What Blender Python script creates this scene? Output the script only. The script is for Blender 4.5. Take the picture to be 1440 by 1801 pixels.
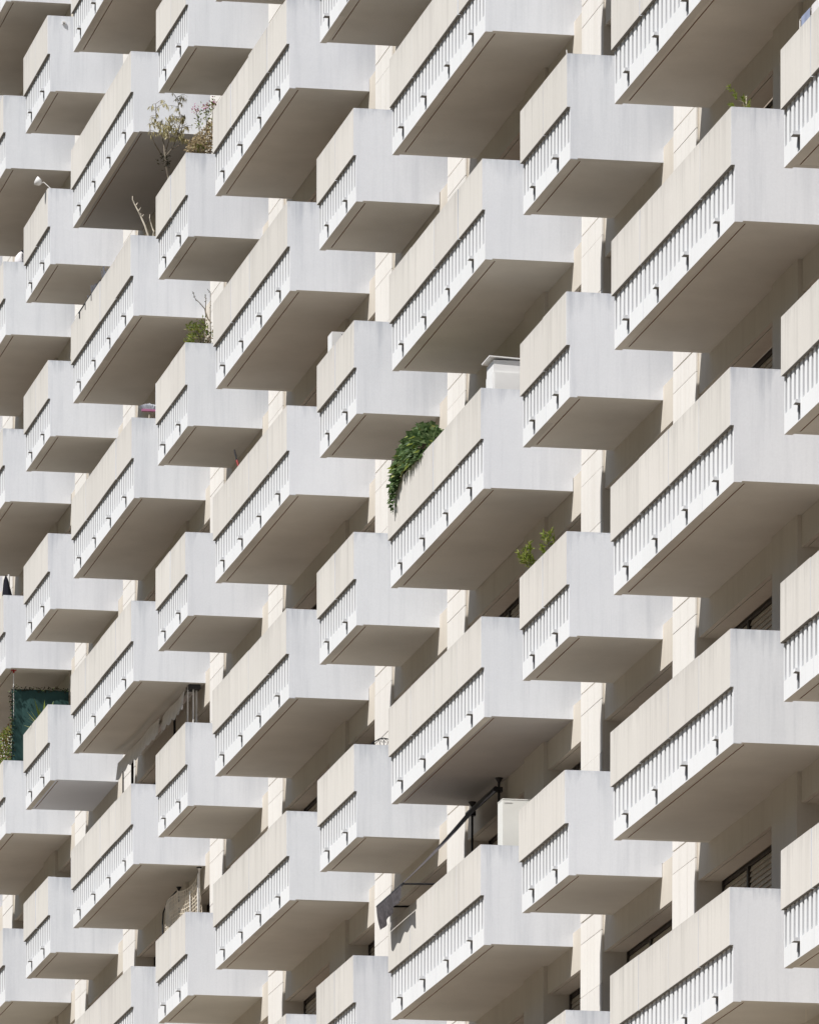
import bpy, math, random
from mathutils import Vector, Matrix

# ---------------------------------------------------------------- scene, camera, light
for o in list(bpy.data.objects): bpy.data.objects.remove(o, do_unlink=True)
S = bpy.context.scene
COL = S.collection
R = random.Random(11)

H = 2.8                      # storey height
ZO = 2.416                   # height of the underside of balcony level 0 above the ground
P = 13.30416                 # length of one facade bay (wide + narrow balcony)
LW, NG, LN = 5.9655, 8.2505, 2.6636   # wide balcony length, start and length of the narrow one

cam_d = bpy.data.cameras.new('camera'); cam = bpy.data.objects.new('camera', cam_d); COL.objects.link(cam)
rt = Vector((0.193969061, 0.981007233, 0.000901576))
up = Vector((-0.01908963, 0.00285562, 0.9998137))
fw = Vector((-0.98082189, 0.19395014, -0.01928096))
CAM = Vector((95.923376, -21.331607, ZO - 0.816279))
m = Matrix.Identity(4)
for i in range(3):
    m[i][0], m[i][1], m[i][2], m[i][3] = rt[i], up[i], -fw[i], CAM[i]
cam.matrix_world = m
FPX, SHY = 15000.0, 3566.449
cam_d.sensor_fit = 'HORIZONTAL'; cam_d.sensor_width = 36.0
cam_d.lens = FPX * 36.0 / 1440.0
cam_d.shift_y = SHY / 1440.0
cam_d.clip_start = 1.0; cam_d.clip_end = 6000.0
S.camera = cam
S.render.resolution_x, S.render.resolution_y = 818, 1024

SUN = Vector((0.37, -0.71, 1.0)).normalized()
world = bpy.data.worlds.new('World'); S.world = world; world.use_nodes = True
wn = world.node_tree; bg = wn.nodes['Background']
sky = wn.nodes.new('ShaderNodeTexSky'); sky.sky_type = 'NISHITA'; sky.sun_disc = False
sky.sun_elevation = math.asin(SUN.z); sky.sun_rotation = math.atan2(SUN.x, SUN.y)
sky.air_density = 1.0; sky.dust_density = 0.6; sky.ozone_density = 1.0
wn.links.new(sky.outputs[0], bg.inputs[0]); bg.inputs[1].default_value = 0.06
sd = bpy.data.lights.new('sun', 'SUN'); sd.energy = 5.0; sd.angle = math.radians(0.53); sd.color = (1.0, 0.965, 0.915)
sun = bpy.data.objects.new('sun', sd); COL.objects.link(sun)
sun.rotation_euler = SUN.to_track_quat('Z', 'Y').to_euler(); sun.location = (30, -40, 80)
S.view_settings.view_transform = 'Standard'; S.view_settings.look = 'None'
S.view_settings.gamma = 1.0; S.view_settings.exposure = 0.1; S.view_settings.use_curve_mapping = False

# ---------------------------------------------------------------- materials
def nmat(name):
    mt = bpy.data.materials.new(name); mt.use_nodes = True
    nt = mt.node_tree; b = nt.nodes['Principled BSDF']; b.inputs['Roughness'].default_value = 0.85
    b.inputs['Specular IOR Level'].default_value = 0.25
    return mt, nt, b
def N(nt, t, **kw):
    n = nt.nodes.new(t)
    for k, v in kw.items(): setattr(n, k, v)
    return n
def math_n(nt, op, a, b=None, clamp=False):
    n = nt.nodes.new('ShaderNodeMath'); n.operation = op; n.use_clamp = clamp
    for i, v in enumerate((a, b)):
        if v is None: continue
        if isinstance(v, (int, float)): n.inputs[i].default_value = v
        else: nt.links.new(v, n.inputs[i])
    return n.outputs[0]
def noise(nt, vec, scale, detail=4, rough=0.55):
    n = nt.nodes.new('ShaderNodeTexNoise'); n.inputs['Scale'].default_value = scale
    n.inputs['Detail'].default_value = detail; n.inputs['Roughness'].default_value = rough
    nt.links.new(vec, n.inputs['Vector']); return n.outputs['Fac']
def vscale(nt, vec, s):
    n = nt.nodes.new('ShaderNodeVectorMath'); n.operation = 'MULTIPLY'; nt.links.new(vec, n.inputs[0])
    n.inputs[1].default_value = s; return n.outputs[0]
def remap(nt, v, a, b, c, d):
    n = nt.nodes.new('ShaderNodeMapRange'); nt.links.new(v, n.inputs[0])
    for i, x in enumerate((a, b, c, d)): n.inputs[1 + i].default_value = x
    return n.outputs[0]
def mixc(nt, f, a, b, mode='MIX'):
    n = nt.nodes.new('ShaderNodeMix'); n.data_type = 'RGBA'; n.blend_type = mode
    if isinstance(f, (int, float)): n.inputs[0].default_value = f
    else: nt.links.new(f, n.inputs[0])
    for i, v in ((6, a), (7, b)):
        if isinstance(v, tuple): n.inputs[i].default_value = (*v, 1)
        else: nt.links.new(v, n.inputs[i])
    return n.outputs[2]
def bump(nt, b, h, strength, dist):
    n = nt.nodes.new('ShaderNodeBump'); n.inputs['Strength'].default_value = strength; n.inputs['Distance'].default_value = dist
    nt.links.new(h, n.inputs['Height']); nt.links.new(n.outputs[0], b.inputs['Normal'])

def concrete(name, base, dirt, streak=0.5, patch=0.4, top_stain=0.0, bumps=0.25, tint=0.0, rough=0.88, sx=9.0):
    """painted or raw concrete: run-off streaks, cloudy patches, grain; all in world metres"""
    mt, nt, b = nmat(name); b.inputs['Roughness'].default_value = rough
    pos = nt.nodes.new('ShaderNodeNewGeometry').outputs['Position']
    oi = nt.nodes.new('ShaderNodeObjectInfo').outputs['Random']
    st = noise(nt, vscale(nt, pos, (sx, sx * 1.1, 0.33)), 1.0, 5, 0.62)
    st2 = noise(nt, vscale(nt, pos, (sx * 4, sx * 4, 0.7)), 1.0, 3, 0.6)
    sf = remap(nt, st, 0.50, 0.74, 0.0, 1.0)
    sf2 = remap(nt, st2, 0.52, 0.75, 0.0, 0.55)
    pa = remap(nt, noise(nt, pos, 0.9, 5, 0.6), 0.38, 0.68, 0.0, 1.0)
    gr = remap(nt, noise(nt, pos, 38.0, 3, 0.7), 0.25, 0.75, 0.965, 1.025)
    f = math_n(nt, 'MULTIPLY', math_n(nt, 'ADD', sf, sf2, True), streak)
    if top_stain:
        zr = math_n(nt, 'MODULO', math_n(nt, 'SUBTRACT', nt.nodes[0] and sep(nt, pos, 2), ZO), H)
        ln = math_n(nt, 'ADD', math_n(nt, 'MULTIPLY', st, 1.5), -0.55)
        tm = math_n(nt, 'SUBTRACT', 1.0, math_n(nt, 'DIVIDE', math_n(nt, 'SUBTRACT', 1.235, zr), math_n(nt, 'MAXIMUM', ln, 0.03)), True)
        tm = math_n(nt, 'MULTIPLY', tm, remap(nt, st2, 0.35, 0.65, 0.2, 1.0))
        f = math_n(nt, 'ADD', f, math_n(nt, 'MULTIPLY', tm, top_stain), True)
    c = mixc(nt, math_n(nt, 'MULTIPLY', pa, patch), base, tuple(0.5 * x + 0.5 * y for x, y in zip(base, dirt)))
    c = mixc(nt, f, c, dirt)
    g = nt.nodes.new('ShaderNodeCombineColor')
    for i in range(3): nt.links.new(gr, g.inputs[i])
    c = mixc(nt, 1.0, c, g.outputs[0], 'MULTIPLY')
    if tint:
        v = remap(nt, oi, 0, 1, 1 - tint, 1 + tint * 0.6)
        hs = nt.nodes.new('ShaderNodeHueSaturation'); nt.links.new(v, hs.inputs['Value']); nt.links.new(c, hs.inputs['Color'])
        r2 = math_n(nt, 'FRACT', math_n(nt, 'MULTIPLY', oi, 37.7))
        nt.links.new(remap(nt, r2, 0, 1, 0.494, 0.503), hs.inputs['Hue'])
        c = hs.outputs[0]
    nt.links.new(c, b.inputs['Base Color'])
    h = noise(nt, pos, 55.0, 4, 0.7)
    bump(nt, b, h, bumps, 0.006)
    return mt
def sep(nt, v, i):
    n = nt.nodes.new('ShaderNodeSeparateXYZ'); nt.links.new(v, n.inputs[0]); return n.outputs[i]
def plain(name, col, rough=0.7, var=0.0, scale=8.0, metal=0.0):
    mt, nt, b = nmat(name); b.inputs['Roughness'].default_value = rough; b.inputs['Metallic'].default_value = metal
    tc = nt.nodes.new('ShaderNodeTexCoord').outputs['Object']
    f = remap(nt, noise(nt, tc, scale, 4), 0.3, 0.7, 0.0, 1.0)
    c = mixc(nt, f, tuple(x * (1 - var) for x in col), tuple(min(1, x * (1 + var)) for x in col))
    nt.links.new(c, b.inputs['Base Color']); return mt
def leafmat(name, a, b_, c_=None):
    mt, nt, b = nmat(name); b.inputs['Roughness'].default_value = 0.5
    pos = nt.nodes.new('ShaderNodeNewGeometry')
    ri = pos.outputs['Random Per Island']
    c = mixc(nt, ri, a, b_)
    if c_: c = mixc(nt, remap(nt, math_n(nt, 'FRACT', math_n(nt, 'MULTIPLY', ri, 17.3)), 0.6, 1.0, 0, 1), c, c_)
    nt.links.new(c, b.inputs['Base Color'])
    tr = nt.nodes.new('ShaderNodeBsdfTranslucent'); nt.links.new(c, tr.inputs[0])
    mx = nt.nodes.new('ShaderNodeMixShader'); mx.inputs[0].default_value = 0.35
    out = nt.nodes['Material Output']
    nt.links.new(b.outputs[0], mx.inputs[1]); nt.links.new(tr.outputs[0], mx.inputs[2]); nt.links.new(mx.outputs[0], out.inputs[0])
    return mt

M = {}
M['end'] = concrete('white_render', (0.825, 0.85, 0.90), (0.56, 0.59, 0.65), 0.40, 0.40, top_stain=0.9, bumps=0.16, tint=0.03, sx=3.6)
M['parapet'] = concrete('cream_concrete', (0.715, 0.69, 0.65), (0.52, 0.50, 0.47), 0.45, 0.3, top_stain=0.5, bumps=0.25, tint=0.05, sx=8)
M['white'] = concrete('white_precast', (0.81, 0.825, 0.845), (0.62, 0.62, 0.62), 0.16, 0.15, bumps=0.15, tint=0.02, sx=6)
M['flute'] = concrete('shaded_flute', (0.60, 0.61, 0.63), (0.42, 0.425, 0.44), 0.4, 0.4, bumps=0.2, sx=10)  # groove sides: darker copy of the precast, standing in for their shade
M['drain'] = concrete('shaded_drain', (0.30, 0.31, 0.33), (0.18, 0.185, 0.20), 0.4, 0.4, bumps=0.2, sx=10)  # inside of the slot coloured dark in place of its shadow
M['under_shade'] = concrete('shaded_underside', (0.23, 0.22, 0.205), (0.14, 0.135, 0.13), 0.3, 0.5, bumps=0.2, sx=5)  # overhang undersides carry their shade as a dark colour
M['floor'] = plain('terracotta_floor', (0.34, 0.18, 0.11), 0.7, 0.15, 6)
M['pier'] = concrete('pale_cladding', (0.81, 0.79, 0.76), (0.63, 0.59, 0.54), 0.30, 0.3, bumps=0.2, tint=0.04, sx=7)
M['beam'] = concrete('beige_render', (0.65, 0.605, 0.54), (0.48, 0.43, 0.37), 0.3, 0.4, bumps=0.25, sx=4)
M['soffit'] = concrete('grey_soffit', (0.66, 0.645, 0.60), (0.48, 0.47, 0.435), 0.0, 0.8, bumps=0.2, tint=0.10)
M['soffit_blue'] = concrete('blue_grey_soffit', (0.76, 0.81, 0.90), (0.68, 0.72, 0.82), 0.0, 0.6, bumps=0.2)
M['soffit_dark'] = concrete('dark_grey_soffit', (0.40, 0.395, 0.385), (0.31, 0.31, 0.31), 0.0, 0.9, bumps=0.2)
M['soffit_shade'] = concrete('shaded_soffit', (0.50, 0.485, 0.475), (0.36, 0.355, 0.36), 0.0, 0.9, bumps=0.2)  # soffit darkened by colour for the shade above the awning
M['dark_joint'] = plain('dark_joint', (0.10, 0.085, 0.07), 0.9)
M['wall'] = concrete('brown_wall', (0.42, 0.36, 0.30), (0.32, 0.27, 0.22), 0.2, 0.5, bumps=0.2, sx=4)
M['frame'] = plain('dark_frame', (0.06, 0.05, 0.045), 0.45, 0.2)
M['slat'] = plain('shutter_slat', (0.52, 0.47, 0.40), 0.55, 0.06, 3)
M['black'] = plain('black_metal', (0.025, 0.025, 0.028), 0.4, 0.2)
M['steel'] = plain('white_metal', (0.75, 0.74, 0.72), 0.45, 0.08)
M['ground'] = plain('dry_ground', (0.10, 0.088, 0.065), 0.95, 0.3, 0.05)
M['bounce'] = plain('bounce_paving', (0.31, 0.262, 0.208), 0.95, 0.08, 0.4)
gm, gnt, gb = nmat('window_glass'); gb.inputs['Base Color'].default_value = (0.012, 0.014, 0.016, 1)
gb.inputs['Roughness'].default_value = 0.06; gb.inputs['Specular IOR Level'].default_value = 0.6
gw = noise(gnt, gnt.nodes.new('ShaderNodeTexCoord').outputs['Object'], 1.5, 2); bump(gnt, gb, gw, 0.05, 0.02)
M['glass'] = gm

# ---------------------------------------------------------------- mesh helpers
class MB:
    def __init__(s): s.v = []; s.f = []; s.m = []; s.mats = []
    def mi(s, mat):
        mt = M[mat] if isinstance(mat, str) else mat
        if mt not in s.mats: s.mats.append(mt)
        return s.mats.index(mt)
    def face(s, pts, mat):
        i = len(s.v); s.v += [tuple(p) for p in pts]; s.f.append(tuple(range(i, i + len(pts)))); s.m.append(s.mi(mat))
    def box(s, x0, x1, y0, y1, z0, z1, mat, sides={}):
        """sides: override material per face: '-x','+x','-y','+y','-z','+z' (None leaves the face out)"""
        g = lambda k: sides.get(k, mat)
        q = [('-x', [(x0,y1,z0),(x0,y0,z0),(x0,y0,z1),(x0,y1,z1)]), ('+x', [(x1,y0,z0),(x1,y1,z0),(x1,y1,z1),(x1,y0,z1)]),
             ('-y', [(x0,y0,z0),(x1,y0,z0),(x1,y0,z1),(x0,y0,z1)]), ('+y', [(x1,y1,z0),(x0,y1,z0),(x0,y1,z1),(x1,y1,z1)]),
             ('-z', [(x0,y1,z0),(x1,y1,z0),(x1,y0,z0),(x0,y0,z0)]), ('+z', [(x0,y0,z1),(x1,y0,z1),(x1,y1,z1),(x0,y1,z1)])]
        for k, p in q:
            if g(k) is not None: s.face(p, g(k))
        return s
    def prism_z(s, poly, z0, z1, mat, endmat=None, bottom=None, top=True, endx=(), inner=None):
        n = len(poly)
        for i in range(n):
            a, b = poly[i], poly[(i + 1) % n]
            mm = endmat if endmat and abs(a[0] - b[0]) < 1e-6 and a[0] in endx else mat
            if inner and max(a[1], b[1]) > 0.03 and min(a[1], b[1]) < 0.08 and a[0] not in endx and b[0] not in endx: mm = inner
            s.face([(*a, z0), (*b, z0), (*b, z1), (*a, z1)], mm)
        if bottom: s.face([(*p, z0) for p in reversed(poly)], bottom)
        if top: s.face([(*p, z1) for p in poly], mat)
        return s
    def prism_x(s, poly, x0, x1, mat, bottom=None, mats=None):
        """poly in (y, z), anticlockwise seen from +x"""
        n = len(poly)
        for i in range(n):
            a, b = poly[i], poly[(i + 1) % n]
            mm = (mats[i] if mats else mat)
            s.face([(x0, *a), (x0, *b), (x1, *b), (x1, *a)][::-1], mm)
        s.face([(x1, *p) for p in poly], mat); s.face([(x0, *p) for p in reversed(poly)], mat)
        return s
    def tube(s, pts, rad, mat, n=6, cap=True):
        pts = [Vector(p) for p in pts]; k = len(pts)
        rad = rad if isinstance(rad, (list, tuple)) else [rad] * k
        base = len(s.v); mi = s.mi(mat)
        prev = None
        for i, p in enumerate(pts):
            d = (pts[min(i + 1, k - 1)] - pts[max(i - 1, 0)]).normalized()
            u = prev - d * prev.dot(d) if prev is not None else d.orthogonal()
            if u.length < 1e-5: u = d.orthogonal()
            u.normalize(); prev = u; w = d.cross(u)
            for j in range(n):
                a = 2 * math.pi * j / n
                s.v.append(tuple(p + (u * math.cos(a) + w * math.sin(a)) * rad[i]))
        for i in range(k - 1):
            for j in range(n):
                a = base + i * n + j; b = base + i * n + (j + 1) % n
                s.f.append((a, b, b + n, a + n)); s.m.append(mi)
        if cap:
            s.f.append(tuple(base + j for j in reversed(range(n)))); s.m.append(mi)
            s.f.append(tuple(base + (k - 1) * n + j for j in range(n))); s.m.append(mi)
        return s
    def leaf(s, p, d, w, length, mat, fold=0.25, droop=0.0):
        """a folded, pointed leaf of two quads: p base, d direction, w width"""
        d = Vector(d).normalized(); p = Vector(p)
        side = d.cross(Vector((0, 0, 1)))
        if side.length < 1e-3: side = Vector((1, 0, 0))
        side.normalize(); a = R.uniform(-0.9, 0.9)
        nrm = side.cross(d); side = side * math.cos(a) + nrm * math.sin(a); nrm = side.cross(d).normalized()
        mid = p + d * length * 0.45; tip = p + d * length - Vector((0, 0, droop * length))
        l = mid + side * w * 0.5 + nrm * w * fold; r = mid - side * w * 0.5 + nrm * w * fold
        i = len(s.v); s.v += [tuple(x) for x in (p, l, tip, r)]
        mi = s.mi(mat); s.f += [(i, i + 1, i + 2), (i, i + 2, i + 3)]; s.m += [mi, mi]
    def mesh(s, name, smooth=False):
        me = bpy.data.meshes.new(name); me.from_pydata(s.v, [], s.f)
        for mt in s.mats: me.materials.append(mt)
        me.polygons.foreach_set('material_index', s.m)
        if smooth: me.polygons.foreach_set('use_smooth', [True] * len(s.f))
        me.update(); return me
    def build(s, name, parent=None, loc=None, smooth=False): return link(name, s.mesh(name, smooth), parent, loc)
def link(name, me, parent=None, loc=None):
    o = bpy.data.objects.new(name, me); COL.objects.link(o)
    if parent: o.parent = parent
    if loc is not None: o.location = loc
    return o
def empty(name, loc=(0, 0, 0)):
    o = bpy.data.objects.new(name, None); o.empty_display_size = 0.2; COL.objects.link(o); o.location = loc; return o
def tag(o, label, cat, group=None):
    o['label'] = label; o['category'] = cat
    if group: o['group'] = group
    return o
def px(v):
    """picture position (in photo pixels) of a world point, to leave out what is far out of frame"""
    d = Vector(v) - CAM; z = d.dot(fw); return 720 + FPX * d.dot(rt) / z, 900.5 + SHY - FPX * d.dot(up) / z
def seen(x0, x1, y0, y1, z0, z1, mg=0):
    q = [px((x, y, z)) for x in (x0, x1) for y in (y0, y1) for z in (z0, z1)]
    xs = [a for a, b in q]; ys = [b for a, b in q]
    return max(xs) > -mg and min(xs) < 1440 + mg and max(ys) > -mg and min(ys) < 1801 + mg

# ---------------------------------------------------------------- ground
g = MB(); g.face([(-2500, -2500, 0), (2500, -2500, 0), (2500, 2500, 0), (-2500, 2500, 0)], 'ground')
go = g.build('ground'); go['kind'] = 'structure'
g = MB(); g.face([(-170, -27, 0.004), (75, -27, 0.004), (75, 1.7, 0.004), (-170, 1.7, 0.004)], 'bounce')  # pale sheet added out of view to bounce sunlight onto the soffits
go = g.build('bounce_pavement'); go['kind'] = 'structure'
# added hillside behind the camera, blocks low skylight to darken the shaded beams
hb = MB(); hr = random.Random(4); nx, ny = 40, 14; hp = []
for j in range(ny):
    for i in range(nx):
        x = -1500 + 3000 * i / (nx - 1); y = -130 - 55 * j
        hp.append((x, y, 0.0 if j == 0 else max(2, 150 * (1 - math.exp(-j / 3.0)) * (0.8 + 0.25 * math.sin(x * 0.004 + 1) + 0.1 * math.sin(x * 0.013 + j)) + hr.uniform(-8, 8))))
hb.v = hp; M['hill'] = plain('blocker_slope', (0.06, 0.075, 0.035), 0.95, 0.35, 0.03); hi = hb.mi('hill')
for j in range(ny - 1):
    for i in range(nx - 1):
        a = j * nx + i; hb.f.append((a, a + nx, a + nx + 1, a + 1)); hb.m.append(hi)
ho = hb.build('skylight_blocker_hill', smooth=True); ho['kind'] = 'structure'

# ---------------------------------------------------------------- the building
X0, X1 = -5 * P - 3.0, 2 * P - 3.0
NF = 18
bld = tag(empty('apartment_building', ((X0 + X1) / 2, 1.5, 0)), 'tall pale apartment building with projecting concrete balconies on every floor', 'building')
BO = Vector((-(X0 + X1) / 2, -1.5, 0))                # parts are given in world metres
def part(mb, name, smooth=False): return mb.build(name, bld, BO, smooth)

w = MB(); w.box(X0, X1, 1.62, 14.0, 0, ZO + NF * H, 'wall'); part(w, 'wall')

ZP, ZPT, ZG, TH = 0.611, 1.235, 0.21, 0.09             # fluted band height, parapet top, flute foot, panel thickness
def fluted_mesh(p, e, f):
    mb = MB(); c = p / 7; gw_ = 0.088
    front = [(e, 0.0)]
    for i in range(7):
        m_ = (i + 0.5) * c; d = 0.05 if i != 3 else 0.075
        front += [(m_ - gw_ / 2, 0.0), (m_ - gw_ / 2 + 0.002, d), (m_ + gw_ / 2 - 0.002, d), (m_ + gw_ / 2, 0.0)]
    front += [(p - f, 0.0)]
    poly = front + [(p - f, TH), (e, TH)]
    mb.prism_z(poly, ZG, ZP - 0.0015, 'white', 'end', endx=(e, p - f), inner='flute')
    m_ = 3.5 * c; hw = gw_ / 2 + 0.008
    low = [(e, 0.0), (m_ - hw, 0.0), (m_ - hw, 0.06), (m_ + hw, 0.06), (m_ + hw, 0.0), (p - f, 0.0), (p - f, TH), (e, TH)]
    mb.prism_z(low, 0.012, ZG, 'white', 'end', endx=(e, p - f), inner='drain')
    mb.prism_z([(e, 0.0), (p - f, 0.0), (p - f, TH), (e, TH)], 0.0, 0.012, 'white', 'end', bottom='soffit', endx=(e, p - f))
    return mb.mesh('fluted_panel')
def spout_mesh():
    mb = MB(); a = 0.056
    mb.prism_x([(-0.060, 0.173), (0.058, 0.168), (0.058, 0.213), (-0.060, 0.208)], -a, a, 'flute', mats=['under_shade', 'flute', 'flute', 'white']); return mb.mesh('water_spout')  # lit front white, sides and underside in the painted shade tones
def parapet_mesh(p, e, f):
    mb = MB()
    mb.box(e, p - f, -0.038, TH, ZP, ZPT, 'parapet', {'+x': 'end', '-x': 'end', '-z': 'under_shade', '+y': 'wall'}); return mb.mesh('parapet_panel')
def slab_mesh(L, sm):
    mb = MB(); a = 0.12
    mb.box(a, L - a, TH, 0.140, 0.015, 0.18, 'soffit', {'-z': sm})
    mb.box(a, L - a, 0.140, 0.154, 0.04, 0.18, 'dark_joint')
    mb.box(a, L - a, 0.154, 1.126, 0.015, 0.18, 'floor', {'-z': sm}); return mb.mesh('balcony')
SK = 0.012
def end_mesh(x0, x1, sm):
    near = x0 > 0.5; mb = MB()
    sk = [(0.002, 0.002), (TH, 0.002), (TH, 0.015), (1.126, 0.015), (1.126, 0.1805), (1.40, 0.1805), (1.40, ZPT - 0.001), (-0.036, ZPT - 0.001), (-0.036, ZP), (0.002, ZP)]
    mb.prism_x(sk, x1 - SK if near else x0, x1 if near else x0 + SK, 'end', mats=[sm, 'end', sm] + ['end'] * 4 + ['parapet', 'under_shade', 'white'])
    if near: x1 -= SK
    else: x0 += SK
    pl = [(TH, 0.015), (1.126, 0.015), (1.126, 0.1805), (1.40, 0.1805), (1.40, ZPT), (TH, ZPT)]
    mb.prism_x(pl, x0, x1, 'wall', mats=[sm, 'end', 'end', 'end', 'end', 'end']); return mb.mesh('end_wall')
PW, PN = LW / 4, LN / 2
ME = {'W': dict(L=LW, n=4, p=PW),
      'N': dict(L=LN, n=2, p=PN)}
for t in ME:
    d = ME[t]
    for ky, fn in (('flu', fluted_mesh), ('par', parapet_mesh)):
        g5 = 0.0065 if ky == 'par' else 0.0025
        v = [fn(d['p'], SK + 0.001, g5), fn(d['p'], g5, g5), fn(d['p'], g5, SK + 0.001)]
        d[ky] = [v[0]] + [v[1]] * (d['n'] - 2) + [v[2]]
    for sm in ('soffit', 'soffit_blue', 'soffit_dark', 'soffit_shade'):
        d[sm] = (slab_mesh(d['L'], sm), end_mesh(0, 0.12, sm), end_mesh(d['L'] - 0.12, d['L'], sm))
SPOUT = spout_mesh()

def bx(k, t): return k * P + (NG if t == 'N' else 0)
def wp(k, t, n, x, y, z): return Vector((bx(k, t) + x, y, ZO + n * H + z))   # a point on a balcony
CEILINGS = {(-4, 'N', 9): 'soffit_blue', (-3, 'W', 12): 'soffit_dark', (-1, 'W', 7): 'soffit_shade'}   # ceiling tones; the wide one over the awning has its shade in the colour
floors = set()
for k in range(-5, 2):
    for t in 'WN':
        d = ME[t]; xb = bx(k, t)
        for n in range(2, NF - 1):
            z = ZO + n * H
            if not seen(xb, xb + d['L'], 0, 1.4, z - 0.4, z + ZPT, 90): continue
            floors.add(n)
            slab, ea, eb = d[CEILINGS.get((k, t, n), 'soffit')]
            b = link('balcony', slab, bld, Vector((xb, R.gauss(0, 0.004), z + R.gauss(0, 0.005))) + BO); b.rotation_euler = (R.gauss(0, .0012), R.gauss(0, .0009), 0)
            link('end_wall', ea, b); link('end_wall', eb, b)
            for i in range(d['n']):
                j = lambda s: R.gauss(0, s)
                q = link('parapet_panel', d['par'][i], b, (i * d['p'], j(0.0022), j(0.0018))); q.rotation_euler = (j(0.002), j(0.0008), j(0.0008))
                q = link('fluted_panel', d['flu'][i], b, (i * d['p'], j(0.0012), 0)); q.rotation_euler = (0, 0, j(0.0006))
                q = link('water_spout', SPOUT, b, ((i + 0.5) * d['p'], j(0.004), j(0.003))); q.rotation_euler = (j(0.03), 0, j(0.02))
floors = sorted(set(range(min(floors) - 1, max(floors) + 2)))

# floor beams
for n in floors:
    z = ZO + n * H; mb = MB()
    mb.box(X0, X1, 1.126, 1.178, z - 0.335, z + 0.18, 'beam'); mb.box(X0, X1, 1.178, 1.190, z - 0.318, z + 0.18, 'dark_joint')
    mb.box(X0, X1, 1.190, 1.405, z - 0.335, z + 0.18, 'beam'); part(mb, 'floor_beam')

# piers: two clad ones in the gaps between balconies, a plain one behind each wide balcony
def clad_mesh(wd, h):
    mb = MB(); c = wd / 3; e = 0.0035
    poly = [(e, 0.0)]
    for i in (1, 2): poly += [(i * c - 0.004, 0.0), (i * c - 0.004, 0.008), (i * c + 0.004, 0.008), (i * c + 0.004, 0.0)]
    poly += [(wd - 0.0, 0.0), (wd, 0.018), (e, 0.018)]
    mb.prism_z(poly, 0.004, h - 0.004, 'pier', bottom='pier'); return mb.mesh('cladding_panel')
PIERW = 1.18
CL = [(-0.068, 0.189), (0.20, 2.08), (2.08, 2.8 - 0.068)]       # heights of the three panels of a storey
CLM = [clad_mesh(PIERW, b - a) for a, b in CL]
zt = ZO + (max(floors) + 1) * H
for k in range(-5, 2):
    for x in (-1.715, 6.565):
        xa = k * P + x
        if not seen(xa, xa + PIERW, 1.09, 1.1, 0, 60, 60): continue
        mb = MB(); mb.box(xa, xa + PIERW, 1.108, 1.63, 0, zt, 'beam'); pr = part(mb, 'pier')
        for n in floors:
            for (a, b_), me in zip(CL, CLM):
                z = ZO + n * H + a
                if not seen(xa, xa + PIERW, 1.09, 1.1, z, z + b_ - a, 0): continue
                q = link('cladding_panel', me, pr, (xa, 1.0895 + R.gauss(0, 0.0012), z)); q.rotation_euler = (R.gauss(0, 0.0008), 0, R.gauss(0, 0.0008))
    xa = k * P + 3.28
    if seen(xa, xa + PIERW, 1.09, 1.1, 0, 60, 60):
        mb = MB(); mb.box(xa, xa + PIERW, 1.075, 1.63, 0, zt, 'beam'); part(mb, 'pier')

# windows with roller shutters between the piers
def slat_mesh(L):
    mb = MB(); mb.prism_x([(-0.010, 0.0), (0.018, 0.0), (0.018, 0.060), (0.009, 0.056), (-0.006, 0.012)], 0, L, 'slat'); return mb.mesh('slat')
SLATS = {}
def window(x0, x1, n, drop, single):
    z0, z1 = ZO + n * H + 0.18, ZO + (n + 1) * H - 0.335
    mb = MB(); f = 0.05; y0, y1 = 1.425, 1.50; nm = max(1, round((x1 - x0) / 1.25))
    mb.box(x0, x0 + f, y0 - .02, y1, z0, z1, 'frame'); mb.box(x1 - f, x1, y0 - .02, y1, z0, z1, 'frame')
    mb.box(x0 + f, x1 - f, y0, y1, z0, z0 + f, 'frame'); mb.box(x0 + f, x1 - f, y0, y1, z1 - f, z1, 'frame')
    for i in range(1, nm):
        xm = x0 + (x1 - x0) * i / nm; mb.box(xm - 0.035, xm + 0.035, y0 - .02, y1, z0 + f, z1 - f, 'frame')
    fr = part(mb, 'window')
    for i in range(nm):
        a = x0 + (x1 - x0) * i / nm + 0.04; b_ = x0 + (x1 - x0) * (i + 1) / nm - 0.04
        mb = MB(); mb.box(a, b_, 1.468, 1.476, z0 + f - .005, z1 - f + .005, 'glass'); mb.build('pane', fr)
        ns = int((z1 - z0 - 2 * f) * max(0, min(1, drop + (R.uniform(-.12, .12) if nm > 1 else 0))) / 0.063)
        L = round(b_ - a - 0.02, 3)
        if L not in SLATS: SLATS[L] = slat_mesh(L)
        if single:
            for s_ in range(ns): link('slat', SLATS[L], fr, (a + 0.01, y0 + 0.008, z1 - f - 0.063 * (s_ + 1)))
        elif ns:
            mb = MB()
            for s_ in range(ns):
                zz = z1 - f - 0.063 * (s_ + 1)
                mb.prism_x([(y, z + zz) for y, z in [(-0.004, 0.0), (0.018, 0.0), (0.018, 0.060), (0.011, 0.056), (0.0, 0.012)]], a + 0.01, b_ - 0.01, 'slat')
            q = mb.build('roller_shutter', fr, (0, y0, 0))
DROP = {(0, 0, 5): 0.17, (0, 0, 6): 0.85, (-1, 2, 5): 0.06, (0, 2, 6): 0.2, (-1, 2, 6): 0.05, (0, 0, 7): 0.8, (0, 0, 8): 0.9, (-1, 0, 7): 0.3}
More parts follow.
